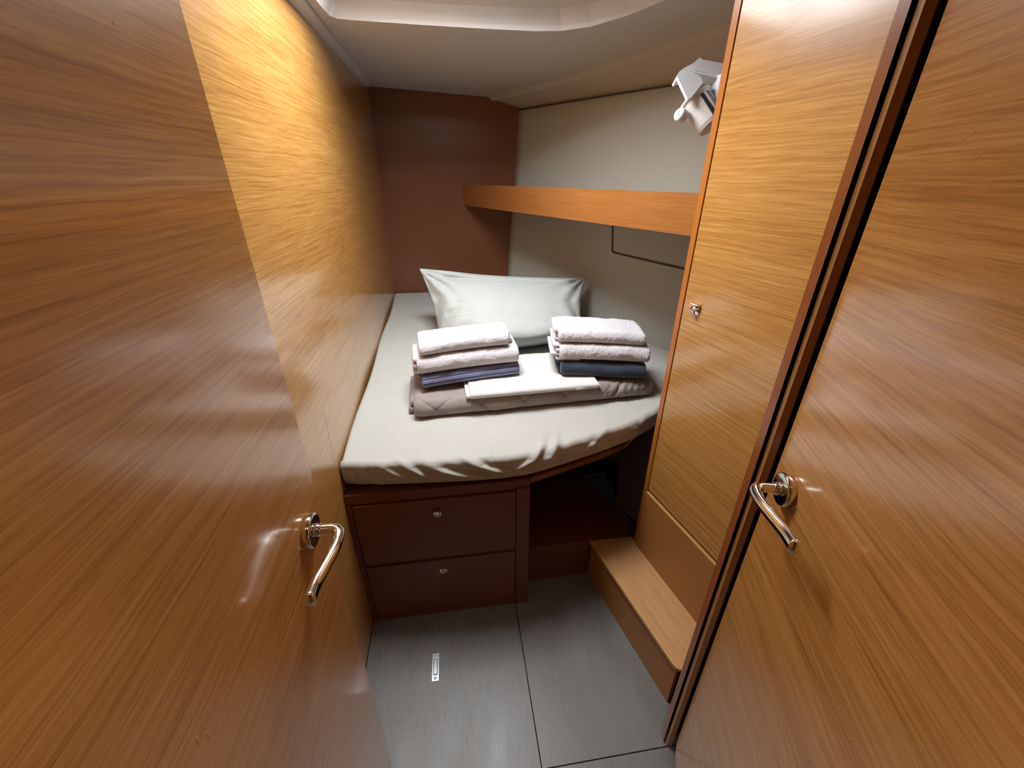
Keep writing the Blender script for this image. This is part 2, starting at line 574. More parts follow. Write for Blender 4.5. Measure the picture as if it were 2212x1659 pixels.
def loop3(poly, dz=0.0, zf=zceil):
    return [(x, y, zf(x, y) + dz) for x, y in poly]


def inset(poly, d):
    cx, cy = 0.155, 1.1
    return [(cx + (x - cx) * (1 - d / 0.465), cy + (y - cy) * (1 - d / 0.515)) for x, y in poly]


from mathutils.geometry import delaunay_2d_cdt


def inside(p, poly):
    c = False
    for i in range(len(poly)):
        (x1, y1), (x2, y2) = poly[i - 1], poly[i]
        if (y1 > p[1]) != (y2 > p[1]) and p[0] < (x2 - x1) * (p[1] - y1) / (y2 - y1) + x1:
            c = not c
    return c


def ring_faces(bm, va, vb):
    """Fill between an outer and an inner loop of bmesh vertices (seen in plan)."""
    vs_ = va + vb
    pa, pb = [(v.co.x, v.co.y) for v in va], [(v.co.x, v.co.y) for v in vb]
    na, nb = len(pa), len(pb)
    ed = [(i, (i + 1) % na) for i in range(na)] + [(na + i, na + (i + 1) % nb) for i in range(nb)]
    co, _, fs, ov, _, _ = delaunay_2d_cdt([Vector(p) for p in pa + pb], ed, [], 0, 1e-6)
    for f in fs:
        c = sum((co[i] for i in f), Vector((0, 0))) / len(f)
        if inside(c, pa) and not inside(c, pb):
            bm.faces.new([vs_[ov[i][0]] for i in f])


bm = bmesh.new()
vo = [bm.verts.new(p) for p in loop3(outer)]
vw = [bm.verts.new(p) for p in loop3(well)]
ring_faces(bm, vo, vw)
prev = vw
for d, dz in ((0.004, 0.006), (0.020, 0.030), (0.029, 0.040), (0.050, 0.050), (0.056, 0.056)):
    cur = [bm.verts.new((x, y, 1.86 + dz)) for x, y in inset(well, d)]
    for i in range(len(cur)):
        j = (i + 1) % len(cur)
        bm.faces.new((prev[i], prev[j], cur[j], cur[i]))
    prev = cur
hx = [(HX0, HY0), (HX0, HY1), (HX1, HY1), (HX1, HY0)]
vh = [bm.verts.new((x, y, 1.925)) for x, y in hx]
ring_faces(bm, prev, vh)
vt = [bm.verts.new((x, y, HZ)) for x, y in hx]
for i in range(4):
    j = (i + 1) % 4
    bm.faces.new((vh[i], vh[j], vt[j], vt[i]))
# corridor part of the headliner
c0 = [bm.verts.new(p) for p in ((-0.6, -1.4, 1.9), (-0.6, 0.475, 1.9), (1.4, 0.475, 1.9), (1.4, -1.4, 1.9))]
bm.faces.new(c0)
ceiling = struct(put('ceiling', bm, M['ceil'], origin=(0.1, 1.0, 1.86)))
# outer strip of headliner between the ridge and the hull seam
bm = bmesh.new()
ridge = [(0.245, YB + 0.01), (0.45, 2.25), (0.632, 1.93), (0.86, 1.50), (1.12, 1.05)]
rows = []
for (x, y) in ridge:
    yy = min(y + 0.02, YB + 0.01)
    ys = {0: YB + 0.01}.get(0) if y > YB else y + 0.10
    hxv = hull_x(min(ys, YB), 1.772)
    rows.append((bm.verts.new((x - 0.016, y, zceil(x, y) + 0.004)), bm.verts.new((x + 0.012, yy, zceil(x, y) - 0.016)), bm.verts.new((x + 0.03, yy, zceil(x, y) - 0.012)), bm.verts.new((hxv + 0.012, min(ys, YB + 0.01), 1.772))))
for a, b in zip(rows, rows[1:]):
    for k in range(3):
        bm.faces.new((a[k], a[k + 1], b[k + 1], b[k]))
put('ceiling_panel', bm, M['ceil'], ceiling)
# seam between hull lining and headliner
path = [on_hull(y, 1.768, 0.002) for y in [YB - 0.002 - i * 0.08 for i in range(20)]]
struct(put('trim_1', sweep(bmesh.new(), path, lambda t: (0.0035, 0.004), 8), M['piping'], smooth=True))
# soft bead where the headliner meets the left wall
path = [Vector((XL + 0.006, y, zceil(XL, y) - 0.002)) for y in [0.5 + i * (YB - 0.55) / 24 for i in range(25)]]
bm = sweep(bmesh.new(), path, lambda t: (0.028, 0.014), 16)
struct(put('trim_2', bm, M['ceil'], smooth=True))

# hatch in the well
win = struct(put('window_1', box(bmesh.new(), HX0 - 0.01, HX1 + 0.01, HY0 - 0.01, HY1 + 0.01, HZ + 0.004, HZ + 0.012), M['pane']))
bm = bmesh.new()
for (x0, x1, y0, y1) in ((HX0 - 0.02, HX0 + 0.02, HY0, HY1), (HX1 - 0.02, HX1 + 0.02, HY0, HY1), (HX0, HX1, HY0 - 0.02, HY0 + 0.02), (HX0, HX1, HY1 - 0.02, HY1 + 0.02)):
    box(bm, x0, x1, y0, y1, HZ - 0.004, HZ + 0.02)
put('window_frame', bm, M['white'], win)

# corridor behind the camera
struct(put('wall_front', box(bmesh.new(), -0.6, 1.4, -1.42, -1.38, 0, 1.92), M['teak'], grain=(1, 0, 0)))
bm = prism(bmesh.new(), [(-0.30, -1.4), (-0.262, -1.4), (-0.262, -0.062), (-0.30, -0.062)], 0, 1.92)
prism(bm, [(-0.42, 0.17), (-0.296, 0.17), (-0.296, 0.20), (-0.42, 0.20)], 0, 1.92)
struct(put('wall_corridor', bm, M['teak'], grain=(0, 1, 0)))

# ------------------------------------------------------------------ left door, swung open against the wall
FX = -0.26
bm = bmesh.new()
box(bm, FX - 0.028, FX, -0.055, 0.592, 0.012, 1.88)
door_1 = struct(put('door_1', bm, M['teak_door'], grain=(0, 1, 0), bevel=0.0025, origin=(FX - 0.014, -0.055, 0.012)))


def lever_handle(door, base, n, along, lock=False):
    """Round rose with a curved lever. base lies on the door face, n points out of it, along runs towards the hinge."""
    base, n, along = Vector(base), Vector(n).normalized(), Vector(along).normalized()
    bm = lathe(bmesh.new(), base - n * 0.001, n, [(0, 0.0275), (0.0115, 0.0275), (0.0135, 0.0262), (0.0142, 0.0235), (0.0142, 0.010)], 56)
    rose = put('handle_rose', bm, M['chrome'], door, smooth=False)
    for p in rose.data.polygons:
        p.use_smooth = len(p.vertices) == 4
    rose['label'] = 'round chrome rose behind the lever'
    bm = lathe(bmesh.new(), base + n * 0.0125, n, [(0, 0.0105), (0.008, 0.0105), (0.009, 0.0092), (0.0105, 0.0092)], 32)
    pts = [base + n * 0.014, base + n * 0.030, base + n * 0.043 + along * 0.0015, base + n * 0.0515 + along * 0.009, base + n * 0.0535 + along * 0.022 - Vector((0, 0, 0.001)), base + n * 0.0525 + along * 0.045 - Vector((0, 0, 0.002)), base + n * 0.047 + along * 0.075 - Vector((0, 0, 0.003)), base + n * 0.042 + along * 0.103 - Vector((0, 0, 0.003)), base + n * 0.0415 + along * 0.125 - Vector((0, 0, 0.002)), base + n * 0.0420 + along * 0.133 - Vector((0, 0, 0.0015))]

    def rad(t):
        r = 0.0085
        if t > 0.45:
            k = (t - 0.45) / 0.55
            ra = 0.0085 - 0.0012 * math.sin(k * math.pi) * 0.6
            rb = 0.0085 + 0.0035 * k
            if t > 0.889:
                q = max(0.0, 1 - ((t - 0.889) / 0.111) ** 2) ** 0.5
                ra, rb = max(ra * q, 0.0008), max(rb * q, 0.0008)
            return ra, rb
        return r, r
    sweep(bm, catmull(pts, 90), rad, 28)
    lv = put('lever', bm, M['chrome'], door, smooth=True)
    lv['label'] = 'curved chrome lever'
    if lock:
        pass
    return rose


lever_handle(door_1, (FX, 0.522, 0.941), (1, 0, 0), (0, -1, 0.03))
rng = random.Random(4)
for (y, z, w, h) in ((0.227, 0.985, 0.003, 0.014), (0.236, 0.975, 0.002, 0.008), (0.60 - 0.13, 1.56, 0.004, 0.0018), (0.50, 1.545, 0.003, 0.0015), (0.43, 1.575, 0.003, 0.002), (0.505, 1.50, 0.005, 0.001)):
    bm = cboxo(bmesh.new(), (FX, y, z), (0, 1, 0), (0, 0, 1), (1, 0, 0), w, h, 0.0005)
    put('scratch', bm, M['edge'], door_1, grain=(0, 1, 0))

# ------------------------------------------------------------------ right: post, frame and closed door
a19 = R(19.0)
DF = Vector((math.sin(a19), math.cos(a19), 0))          # along the door, away from the camera
DN = Vector((-math.cos(a19), math.sin(a19), 0))         # out of the door face
D0 = Vector((0.523, 0.4877, 0))                          # lock edge of the door


def az(deg, r):
    return (r * math.sin(R(deg)), r * math.cos(R(deg)))


def band(a0, a1, r0, r1, z0=0.0, z1=1.92):
    return prism(bmesh.new(), [az(a0, r0), az(a1, r0), az(a1, r1), az(a0, r1)], z0, z1)


# rounded post that ends the cabin bulkhead
bm = prism(bmesh.new(), [az(43.70, 0.742), az(44.57, 0.730), az(44.62, 0.80), az(44.0, 0.86), az(43.70, 0.86)], 0, 1.92)
struct(put('trim_3', bm, M['frame'], grain=(0, 0, 1), bevel=0.0035, seg=3))
bm = prism(bmesh.new(), [az(43.9, 0.80), az(49.0, 0.80), az(50, 1.1), az(44.0, 1.1)], 0, 1.92)
wd = struct(put('wall_doorway', bm, M['mahogany'], grain=(0, 0, 1)))
put('rebate', prism(bmesh.new(), [az(44.64, 0.777), az(47.6, 0.777), az(47.6, 0.799), az(44.64, 0.799)], 0, 1.92), M['dark'], wd)  # black strip stands in for the shade inside the frame gaps
bm = prism(bmesh.new(), [az(45.05, 0.731), az(45.51, 0.726), az(45.55, 0.776), az(45.05, 0.776)], 0, 1.92)
struct(put('trim_4', bm, M['edge'], grain=(0, 0, 1), bevel=0.0006, seg=1))
bm = prism(bmesh.new(), [az(45.515, 0.7275), az(46.36, 0.7305), az(46.5, 0.776), az(45.53, 0.776)], 0, 1.92)
struct(put('trim_5', bm, M['strip'], grain=(0, 0, 1), bevel=0.0012, seg=2))

# door leaf with rounded lower corner
bm = bmesh.new()
L, ZT, ZB, RC = 0.62, 1.88, 0.022, 0.055
prof = [(0.0, ZT)]
for k in range(9):
    t = k / 8 * math.pi / 2
    prof.append((RC - RC * math.cos(t), ZB + RC - RC * math.sin(t)))
prof += [(L, ZB), (L, ZT)]
fa = [bm.verts.new(D0 - DF * s + Vector((0, 0, z))) for s, z in prof]
fb = [bm.verts.new(D0 - DF * s - DN * 0.028 + Vector((0, 0, z))) for s, z in prof]
bm.faces.new(fa)
bm.faces.new(fb[::-1])
for i in range(len(prof)):
    j = (i + 1) % len(prof)
    bm.faces.new((fa[i], fa[j], fb[j], fb[i]))
door_2 = struct(put('door_2', bm, M['teak_door'], grain=DF, bevel=0.002, origin=D0 - DF * L + Vector((0, 0, ZB))))
rb = D0 - DF * 0.052
lever_handle(door_2, rb + Vector((0, 0, 1.005)), DN, -DF + Vector((0, 0, 0.06)))
bm = cboxo(bmesh.new(), D0 - DN * 0.012 + DF * 0.0015 + Vector((0, 0, 1.02)), DF, DN, (0, 0, 1), 0.003, 0.018, 0.075)
sp_ = put('strike_plate', bm, M['steel'], door_2, bevel=0.0008, seg=1)
sp_['label'] = 'steel latch plate on the door edge'
for (x, y, z, w, h, r) in ((0.502, 0.381, 1.483, 0.014, 0.0012, -0.5), (0.494, 0.356, 1.469, 0.007, 0.0016, -0.6), (0.486, 0.333, 1.445, 0.0015, 0.005, 0.2), (0.509, 0.4, 0.606, 0.0014, 0.014, 0.1), (0.440, 0.2, 0.882, 0.0013, 0.012, 0.1), (0.431, 0.173, 0.875, 0.0012, 0.009, 0.3)):
    p = Vector((x, y, z))
    p -= DN * (p - D0).dot(DN)
    e1 = DF * math.cos(r) + Vector((0, 0, 1)) * math.sin(r)
    e2 = -DF * math.sin(r) + Vector((0, 0, 1)) * math.cos(r)
    put('scratch', cboxo(bmesh.new(), p, e1, e2, DN, w, h, 0.0005), M['edge'], door_2, grain=DF)
# corridor wall past the hinge
H0 = D0 - DF * 0.626
bm = prism(bmesh.new(), [(H0.x, H0.y), (H0.x + 0.03, H0.y), (H0.x + 0.03, -1.4), (H0.x, -1.4)], 0, 1.92)
struct(put('wall_hinge_side', bm, M['teak'], grain=(0, 1, 0)))
bm = prism(bmesh.new(), [az(47.2, 0.80), az(49, 0.80), (1.36, 0.56), (1.36, 0.60), (0.62, 0.60)], 0, 1.92)  # bulkhead slab out of view, added to block light beside the frame
struct(put('wall_near', bm, M['mahogany'], grain=(1, 0, 0)))

# ------------------------------------------------------------------ hanging locker
LE = Vector((0.196, -0.9806, 0))                        # towards the camera
LN = Vector((-0.9806, -0.196, 0))                       # out of the locker front
A0 = Vector((0.6315, 1.062, 0))


def lp(s, off=0.0, z=0.0):
    return A0 + LE * s + LN * off + Vector((0, 0, z))


def lbox(s0, s1, o0, o1, z0, z1):
    p = [lp(s0, o0), lp(s1, o0), lp(s1, o1), lp(s0, o1)]
    return prism(bmesh.new(), [(q.x, q.y) for q in p], z0, z1)


locker = empty('hanging_locker', lp(0.2, -0.15), 'tall teak hanging locker with one plain door beside the berth', 'locker')
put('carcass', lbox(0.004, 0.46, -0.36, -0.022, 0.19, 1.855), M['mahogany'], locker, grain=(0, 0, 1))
put('corner_post', lbox(-0.006, 0.0125, -0.03, 0.002, 0.187, 1.85), M['post'], locker, grain=(0, 0, 1), bevel=0.003)
ld = put('locker_door', lbox(0.0155, 0.45, -0.02, 0.0, 0.462, 1.85), M['teak'], locker, grain=LE, bevel=0.0012, seg=1)
lowp = put('lower_panel', lbox(0.0125, 0.46, -0.03, 0.006, 0.186, 0.4475), M['teak_plain'], locker, grain=LE)
put('panel_edge', lbox(0.0125, 0.46, -0.03, 0.006, 0.4478, 0.4505), M['edge'], locker, grain=LE)


def button_latch(parent, c, n, u, v, s=0.026):
    """Square chrome latch with a hooked thumb pull; u points right, v up."""
    c, n, u, v = Vector(c), Vector(n), Vector(u), Vector(v)
    bm = cboxo(bmesh.new(), c + n * 0.001, u, v, n, s, s * 1.08, 0.004)
    bmesh.ops.bevel(bm, geom=list(bm.edges), offset=0.0008, segments=2, affect='EDGES')
    cboxo(bm, c + n * 0.0055 + v * s * 0.50, u, v, n, s, 0.0028, 0.012)
    path = catmull([c + n * 0.002 + v * s * 0.26, c + n * 0.009 + v * s * 0.22, c + n * 0.0135 - v * s * 0.05, c + n * 0.010 - v * s * 0.36], 14)
    sweep(bm, path, lambda t: (s * (0.24 + 0.10 * t), 0.0028), 16)
    return put('latch', bm, M['chrome'], parent, smooth=False)


lt = button_latch(ld, lp(0.0635, 0.0, 1.130), LN, LE, (0, 0, 1), 0.027)
lt['label'] = 'small square chrome latch'

# ------------------------------------------------------------------ step along the locker
step = empty('step_box', lp(0.2, 0.09), 'low teak step running along the foot of the locker', 'step')
TOPZ = 0.186
f0, f1 = Vector((0.459, 1.085, 0)), Vector((0.5655, 0.603, 0))
bm = prism(bmesh.new(), [(0.457, 1.09), (0.558, 0.625), (0.563, 0.611), (0.572, 0.604), (0.588, 0.600), (0.715, 0.63), (0.628, 1.09)], TOPZ - 0.012, TOPZ)
put('step_top', bm, M['teak_step'], step, grain=LE, bevel=0.0015, seg=2)
bm = prism(bmesh.new(), [(0.4635, 1.085), (0.569, 0.612), (0.583, 0.6155), (0.478, 1.089)], 0.0, TOPZ - 0.012)
put('riser', bm, M['teak_plain'], step, grain=LE, bevel=0.0012, seg=1)
bm = prism(bmesh.new(), [(0.583, 0.640), (0.72, 0.668), (0.72, 0.69), (0.583, 0.662)], 0.0, TOPZ - 0.012)
put('end_panel', bm, M['drawer'], step, grain=(1, 0, 0))


# ------------------------------------------------------------------ berth base
def mz(y):
    return 0.70 + 0.068 * (y - 1.02)


base = empty('berth_base', (-0.1, 1.02, 0), 'dark red wooden berth base with two drawers under the mattress', 'bed base')
bm = bmesh.new()
box(bm, XL + 0.001, -0.3535, 1.0, 1.024, 0.0, 0.556)           # left stile
box(bm, 0.1545, 0.199, 1.0, 1.024, 0.0, 0.56)                # right stile
box(bm, -0.3535, 0.1545, 1.003, 1.024, 0.287, 0.2985)          # rail between the drawers
box(bm, -0.3535, 0.1545, 1.004, 1.024, 0.0, 0.040)           # bottom rail
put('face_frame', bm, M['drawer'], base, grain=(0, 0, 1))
bm = bmesh.new()
box(bm, XL + 0.001, 0.199, 1.026, 1.034, 0.0, 0.585)
box(bm, 0.188, 0.199, 1.034, 1.9, 0.0, 0.585)
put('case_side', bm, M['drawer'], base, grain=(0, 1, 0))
bm = prism(bmesh.new(), [(XL + 0.001, 1.0035), (0.10, 1.0035), (0.20, 1.007), (0.20, 1.024), (XL + 0.001, 1.024)], 0.5565, 0.5925)
put('top_rail', bm, M['drawer'], base, grain=(1, 0, 0), bevel=0.003)
bm = prism(bmesh.new(), [(0.201, 1.007), (0.33, 1.050), (0.46, 1.094), (0.54, 1.128), (0.55, 1.138), (0.45, 1.102), (0.32, 1.060), (0.201, 1.02)], 0.574, 0.5945)
put('top_rail', bm, M['drawer'], base, grain=(1, 0, 0), bevel=0.002)
poly = [(XL + 0.002, 1.013), (0.20, 1.022), (0.45, 1.092), (0.56, 1.127), (0.70, 1.24), (0.97, 1.42), (0.97, 1.60), (0.28, YB - 0.003), (XL + 0.002, YB - 0.003)]
put('berth_board', prism(bmesh.new(), poly, 0, 0, lambda x, y: mz(y) - 0.121, lambda x, y: mz(y) - 0.106), M['drawer'], base, grain=(1, 0, 0))
bm = box(bmesh.new(), 0.20, 0.4655, 1.092, 1.108, 0.0, 0.1725)
put('plinth', bm, M['drawer'], base, grain=(1, 0, 0))
bm = prism(bmesh.new(), [(0.20, 1.090), (0.628, 1.0935), (0.645, 1.16), (0.62, 1.24), (0.46, 1.7), (0.20, 1.7)], 0.1735, 0.1855)
put('platform', bm, M['drawer'], base, grain=(1, 0, 0))
for (z0, z1, zl, lab) in ((0.3015, 0.5525, 0.500, 'upper drawer front'), (0.043, 0.284, 0.239, 'lower drawer front')):
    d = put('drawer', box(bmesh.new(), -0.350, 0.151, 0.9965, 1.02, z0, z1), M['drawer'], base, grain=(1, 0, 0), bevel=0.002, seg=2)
    button_latch(d, (-0.099, 0.9965, zl), (0, -1, 0), (1, 0, 0), (0, 0, 1), 0.024)

# ------------------------------------------------------------------ mattress in its fitted sheet
FR = [(-0.366, 1.022), (-0.25, 1.006), (-0.10, 0.994), (0.06, 0.986), (0.20, 0.994), (0.36, 1.038), (0.52, 1.090), (0.64, 1.143), (0.76, 1.22), (0.90, 1.32), (1.0, 1.40)]
BK = [(-0.366, YB - 0.008), (-0.20, YB - 0.008), (-0.02, YB - 0.008), (0.15, YB - 0.008), (0.27, YB - 0.02), (0.40, 2.41), (0.52, 2.24), (0.66, 2.04), (0.80, 1.84), (0.90, 1.70), (0.955, 1.62)]
fc = catmull([(x, y, 0) for x, y in FR], 200)
bc = catmull([(x, y, 0) for x, y in BK], 200)


def at(curve, u):
    t = max(0.0, min(1.0, u)) * (len(curve) - 1)
    i = min(int(t), len(curve) - 2)
    return curve[i].lerp(curve[i + 1], t - i)


TH, RR = 0.103, 0.017
folds = []
# long folds raking down the front face: place along the edge, lean, half width, height, where along the drop they are strongest
for f_ in ((0.030, 0.010, 0.006, 0.0035, 0.07), (0.050, 0.045, 0.008, 0.004, 0.06), (0.098, 0.085, 0.009, 0.006, 0.05), (0.135, 0.11, 0.010, 0.007, 0.035), (0.185, 0.15, 0.013, 0.010, 0.045), (0.255, 0.16, 0.012, 0.008, 0.030), (0.305, 0.05, 0.008, 0.004, 0.02), (0.415, -0.09, 0.010, 0.010, 0.018), (0.455, -0.05, 0.010, 0.009, 0.022), (0.50, 0.10, 0.012, 0.006, 0.05), (0.56, -0.10, 0.012, 0.006, 0.035), (0.625, 0.06, 0.011, 0.006, 0.05), (0.685, -0.05, 0.013, 0.006, 0.04), (0.74, 0.05, 0.012, 0.005, 0.05)):
    folds.append(f_)


def front_disp(u, drop):
    """Displacement of the sheet near the front edge; drop in metres along the cloth from the inner edge."""
    d = 0.0
    for u0, k, w, h, pk in folds:
        c = u0 + k * (drop / 0.10) + 0.006 * math.sin(drop * 60 + u0 * 50)
        x = (u - c) / w
        if abs(x) > 5:
            continue
        g = math.exp(-x * x) - 0.45 * math.exp(-((x - 1.8) / 1.2) ** 2)
        d += 1.5 * h * g * math.exp(-((drop - pk) / 0.035) ** 2)
    q = min(1.0, max(0.0, drop + 0.03) / 0.06)
    m = max(0.0, min(1.0, (u - 0.50) * 6))
    d *= 1 - 0.5 * m
    d -= m * 0.0045 * math.exp(-((drop - 0.040 - 0.010 * math.sin(u * 15)) / 0.008) ** 2)
    d += m * 0.0030 * math.exp(-((drop - 0.022 - 0.008 * math.sin(u * 15)) / 0.010) ** 2)
    d += q * 0.0030 * fbm(u * 11, drop * 12, 3.1)
    d += q * 0.0016 * fbm(u * 30 + drop * 40, drop * 40 - u * 20, 7.7)
    return d


NU = 420
rowsv = []
# rows: (lateral v or drop); first the front face from bottom to the rounded edge, then the top, then the back
prof = []
NF = 26
for i in range(NF):
    prof.append(('f', -TH + 0.004 + (TH - RR - 0.004) * i / NF))
NR = 12
for i in range(NR + 1):
    prof.append(('r', i / NR * math.pi / 2))
NTOP = 110
for i in range(1, NTOP):
    prof.append(('t', (i / NTOP) ** 1.25))
for i in range(6):
    prof.append(('b', i / 5 * math.pi / 2))
prof.append(('b2', 0))
us = [i / NU for i in range(NU + 1)]
bm = bmesh.new()
for kind, p in prof:
    row = []
    for u in us:
        F, B = at(fc, u), at(bc, u)
        du = at(fc, u + 0.004) - at(fc, u - 0.004)
        nrm = Vector((du.y, -du.x, 0)).normalized()          # outwards at the front
        dirb = (B - F)
        Lb = dirb.length
        dirb.normalize()
        if kind == 'f':
            pos = F.copy()
            belly = 0.020 * (p + RR) / (TH - RR) + 0.005 * math.sin((p + TH) / (TH - RR) * math.pi)
            zz = p
            inw = -0.012 * max(0.0, 1 - (p + TH) / 0.025) ** 2
            dsp = front_disp(u, RR * 0.8 - p - RR)
            pos += nrm * (belly + inw + dsp * min(1, (p + TH) / 0.02))
            zz += 0.10 * dsp
        elif kind == 'r':
            pos = F + dirb * RR * (1 - math.cos(p))
            zz = -RR + RR * math.sin(p)
            dsp = front_disp(u, RR * (1 - p / (math.pi / 2)) * 0.8)
            pos += nrm * dsp * math.cos(p)
            zz += dsp * math.sin(p) * 0.8
        elif kind == 't':
            s = RR + (Lb - 2 * RR) * p
            pos = F + dirb * s
            fade = max(0.0, 1 - (s - RR) / 0.10)
            zz = 0.8 * front_disp(u, -0.2 * (s - RR)) * fade ** 1.5
            zz += 0.0016 * fbm(pos.x * 7, pos.y * 9, 1.3) + 0.0007 * fbm(pos.x * 30, pos.y * 60, 5.3) * max(0.0, 1 - (s - 0.05) / 0.25)
        elif kind == 'b':
            pos = F + dirb * (Lb - RR + RR * math.sin(p))
            zz = -RR + RR * math.cos(p)
        else:
            pos = B.copy()
            zz = -TH
        # side rounding
        eu = min(u, 1 - u) * 1.35
        if eu < RR:
            q = 1 - eu / RR
            zz = min(zz, -RR * (1 - math.sqrt(max(0.0, 1 - q * q)))) if kind in ('t',) else zz - (RR * 0.3 * q * q if kind in 'rb' else 0)
        if kind in ('t', 'b') and u < 0.1:
            pos.x += 0.004 * math.sin(pos.y * 9.0) * (1 - u / 0.1)
        base_y = pos.y
        row.append(bm.verts.new((pos.x, pos.y, mz(base_y) + zz)))
    rowsv.append(row)
for a, b in zip(rowsv, rowsv[1:]):
    for i in range(NU):
        bm.faces.new((a[i], a[i + 1], b[i + 1], b[i]))
# close left and right ends and the underside
lf = [r[0] for r in rowsv]
rf = [r[-1] for r in rowsv]
bm.faces.new(lf[::-1])
bm.faces.new(rf)
bm.faces.new([rowsv[0][i] for i in range(NU, -1, -1)] + [rowsv[-1][i] for i in range(NU + 1)])
mat_o = put('mattress', bm, M['sheet'], smooth=True, origin=(0.1, 1.8, 0.6))
tag(mat_o, 'wide berth mattress in a crumpled grey beige fitted sheet', 'mattress')

# ------------------------------------------------------------------ pillow
BLc, BRc = Vector((-0.088, 1.81, 0.762)), Vector((0.600, 1.83, 0.766))
TLc, TRc = Vector((-0.158, 1.985, 1.067)), Vector((0.657, 2.005, 0.997))
bm = bmesh.new()
NPU, NPV = 150, 90


def pillow_pt(u, v, side):
    p = BLc.lerp(BRc, u).lerp(TLc.lerp(TRc, u), v)
    nrm = (BRc - BLc).cross(TLc - BLc).normalized()       # towards the viewer is -y
    if nrm.y > 0:
        nrm = -nrm
    # the seams bow in between the corners
    bow_v = 0.016 * math.sin(math.pi * u) * (v ** 3) - 0.012 * math.sin(math.pi * u) * ((1 - v) ** 3)
    up = (TLc - BLc).normalized()
    p = p - up * bow_v
    ru = (TRc - TLc).normalized()
    sid = 0.020 * math.sin(math.pi * v)
    p = p + ru * sid * ((1 - u) ** 5) - ru * sid * (u ** 5)
    w = max(0.0, 1 - (2 * u - 1) ** 4) ** 0.75 * max(0.0, 1 - abs(2 * (v ** 0.62) - 1) ** 3.0) ** 0.75
    t = w * (0.080 + 0.085 * (1 - v) ** 1.1)
    p = p + Vector((0, -0.13, -0.012)) * math.sin(math.pi * u) ** 0.8 * (1 - v) ** 1.7
    # creases that rake out of the two top corners, and a hem under the top seam
    for cu, cv, sgn in ((0.0, 1.0, 1), (1.0, 1.0, -1), (0.0, 0.0, 1), (1.0, 0.0, -1)):
        dx, dy = (u - cu) * 0.75 * sgn, (cv - v) * 0.33 * (1 if cv > 0.5 else -1)
        r = math.hypot(dx, dy)
        an = math.atan2(dy, dx)
        t += 0.0100 * math.exp(-((r - 0.10) / 0.09) ** 2) * math.sin(an * 11 + 1.2 * sgn + 2 * fbm(u * 3, v * 3, 2)) * min(1, r / 0.03)
    t += 0.0055 * w * fbm(u * 5.5, v * 4, 1.7 + side) + 0.0022 * w * fbm(u * 9, v * 26, 4.7 + side)
    hem = math.exp(-((v - 0.875 - 0.02 * math.sin(u * 9) * math.exp(-u * 2)) / 0.018) ** 2)
    t -= 0.011 * hem * min(1, 6 * u) * min(1, 6 * (1 - u))
    t += 0.004 * math.exp(-((v - 0.93) / 0.03) ** 2) * (1 + math.sin(u * 40 + 3 * fbm(u * 6, 0, 0)) * max(0, 0.8 - 2 * u))
    q = p + nrm * (t if side > 0 else -t * 0.75)
    return q


fr_ = [[bm.verts.new(pillow_pt(i / NPU, j / NPV, 1)) for j in range(NPV + 1)] for i in range(NPU + 1)]
bk_ = [[fr_[i][j] if i in (0, NPU) or j in (0, NPV) else bm.verts.new(pillow_pt(i / NPU, j / NPV, -1)) for j in range(NPV + 1)] for i in range(NPU + 1)]
for g in (fr_, bk_):
    for i in range(NPU):
        for j in range(NPV):
            try:
                bm.faces.new((g[i][j], g[i + 1][j], g[i + 1][j + 1], g[i][j + 1]))
            except ValueError:
                pass
pil = put('pillow', bm, M['pillow'], smooth=True)
tag(pil, 'white pillow standing upright behind the towels', 'pillow')


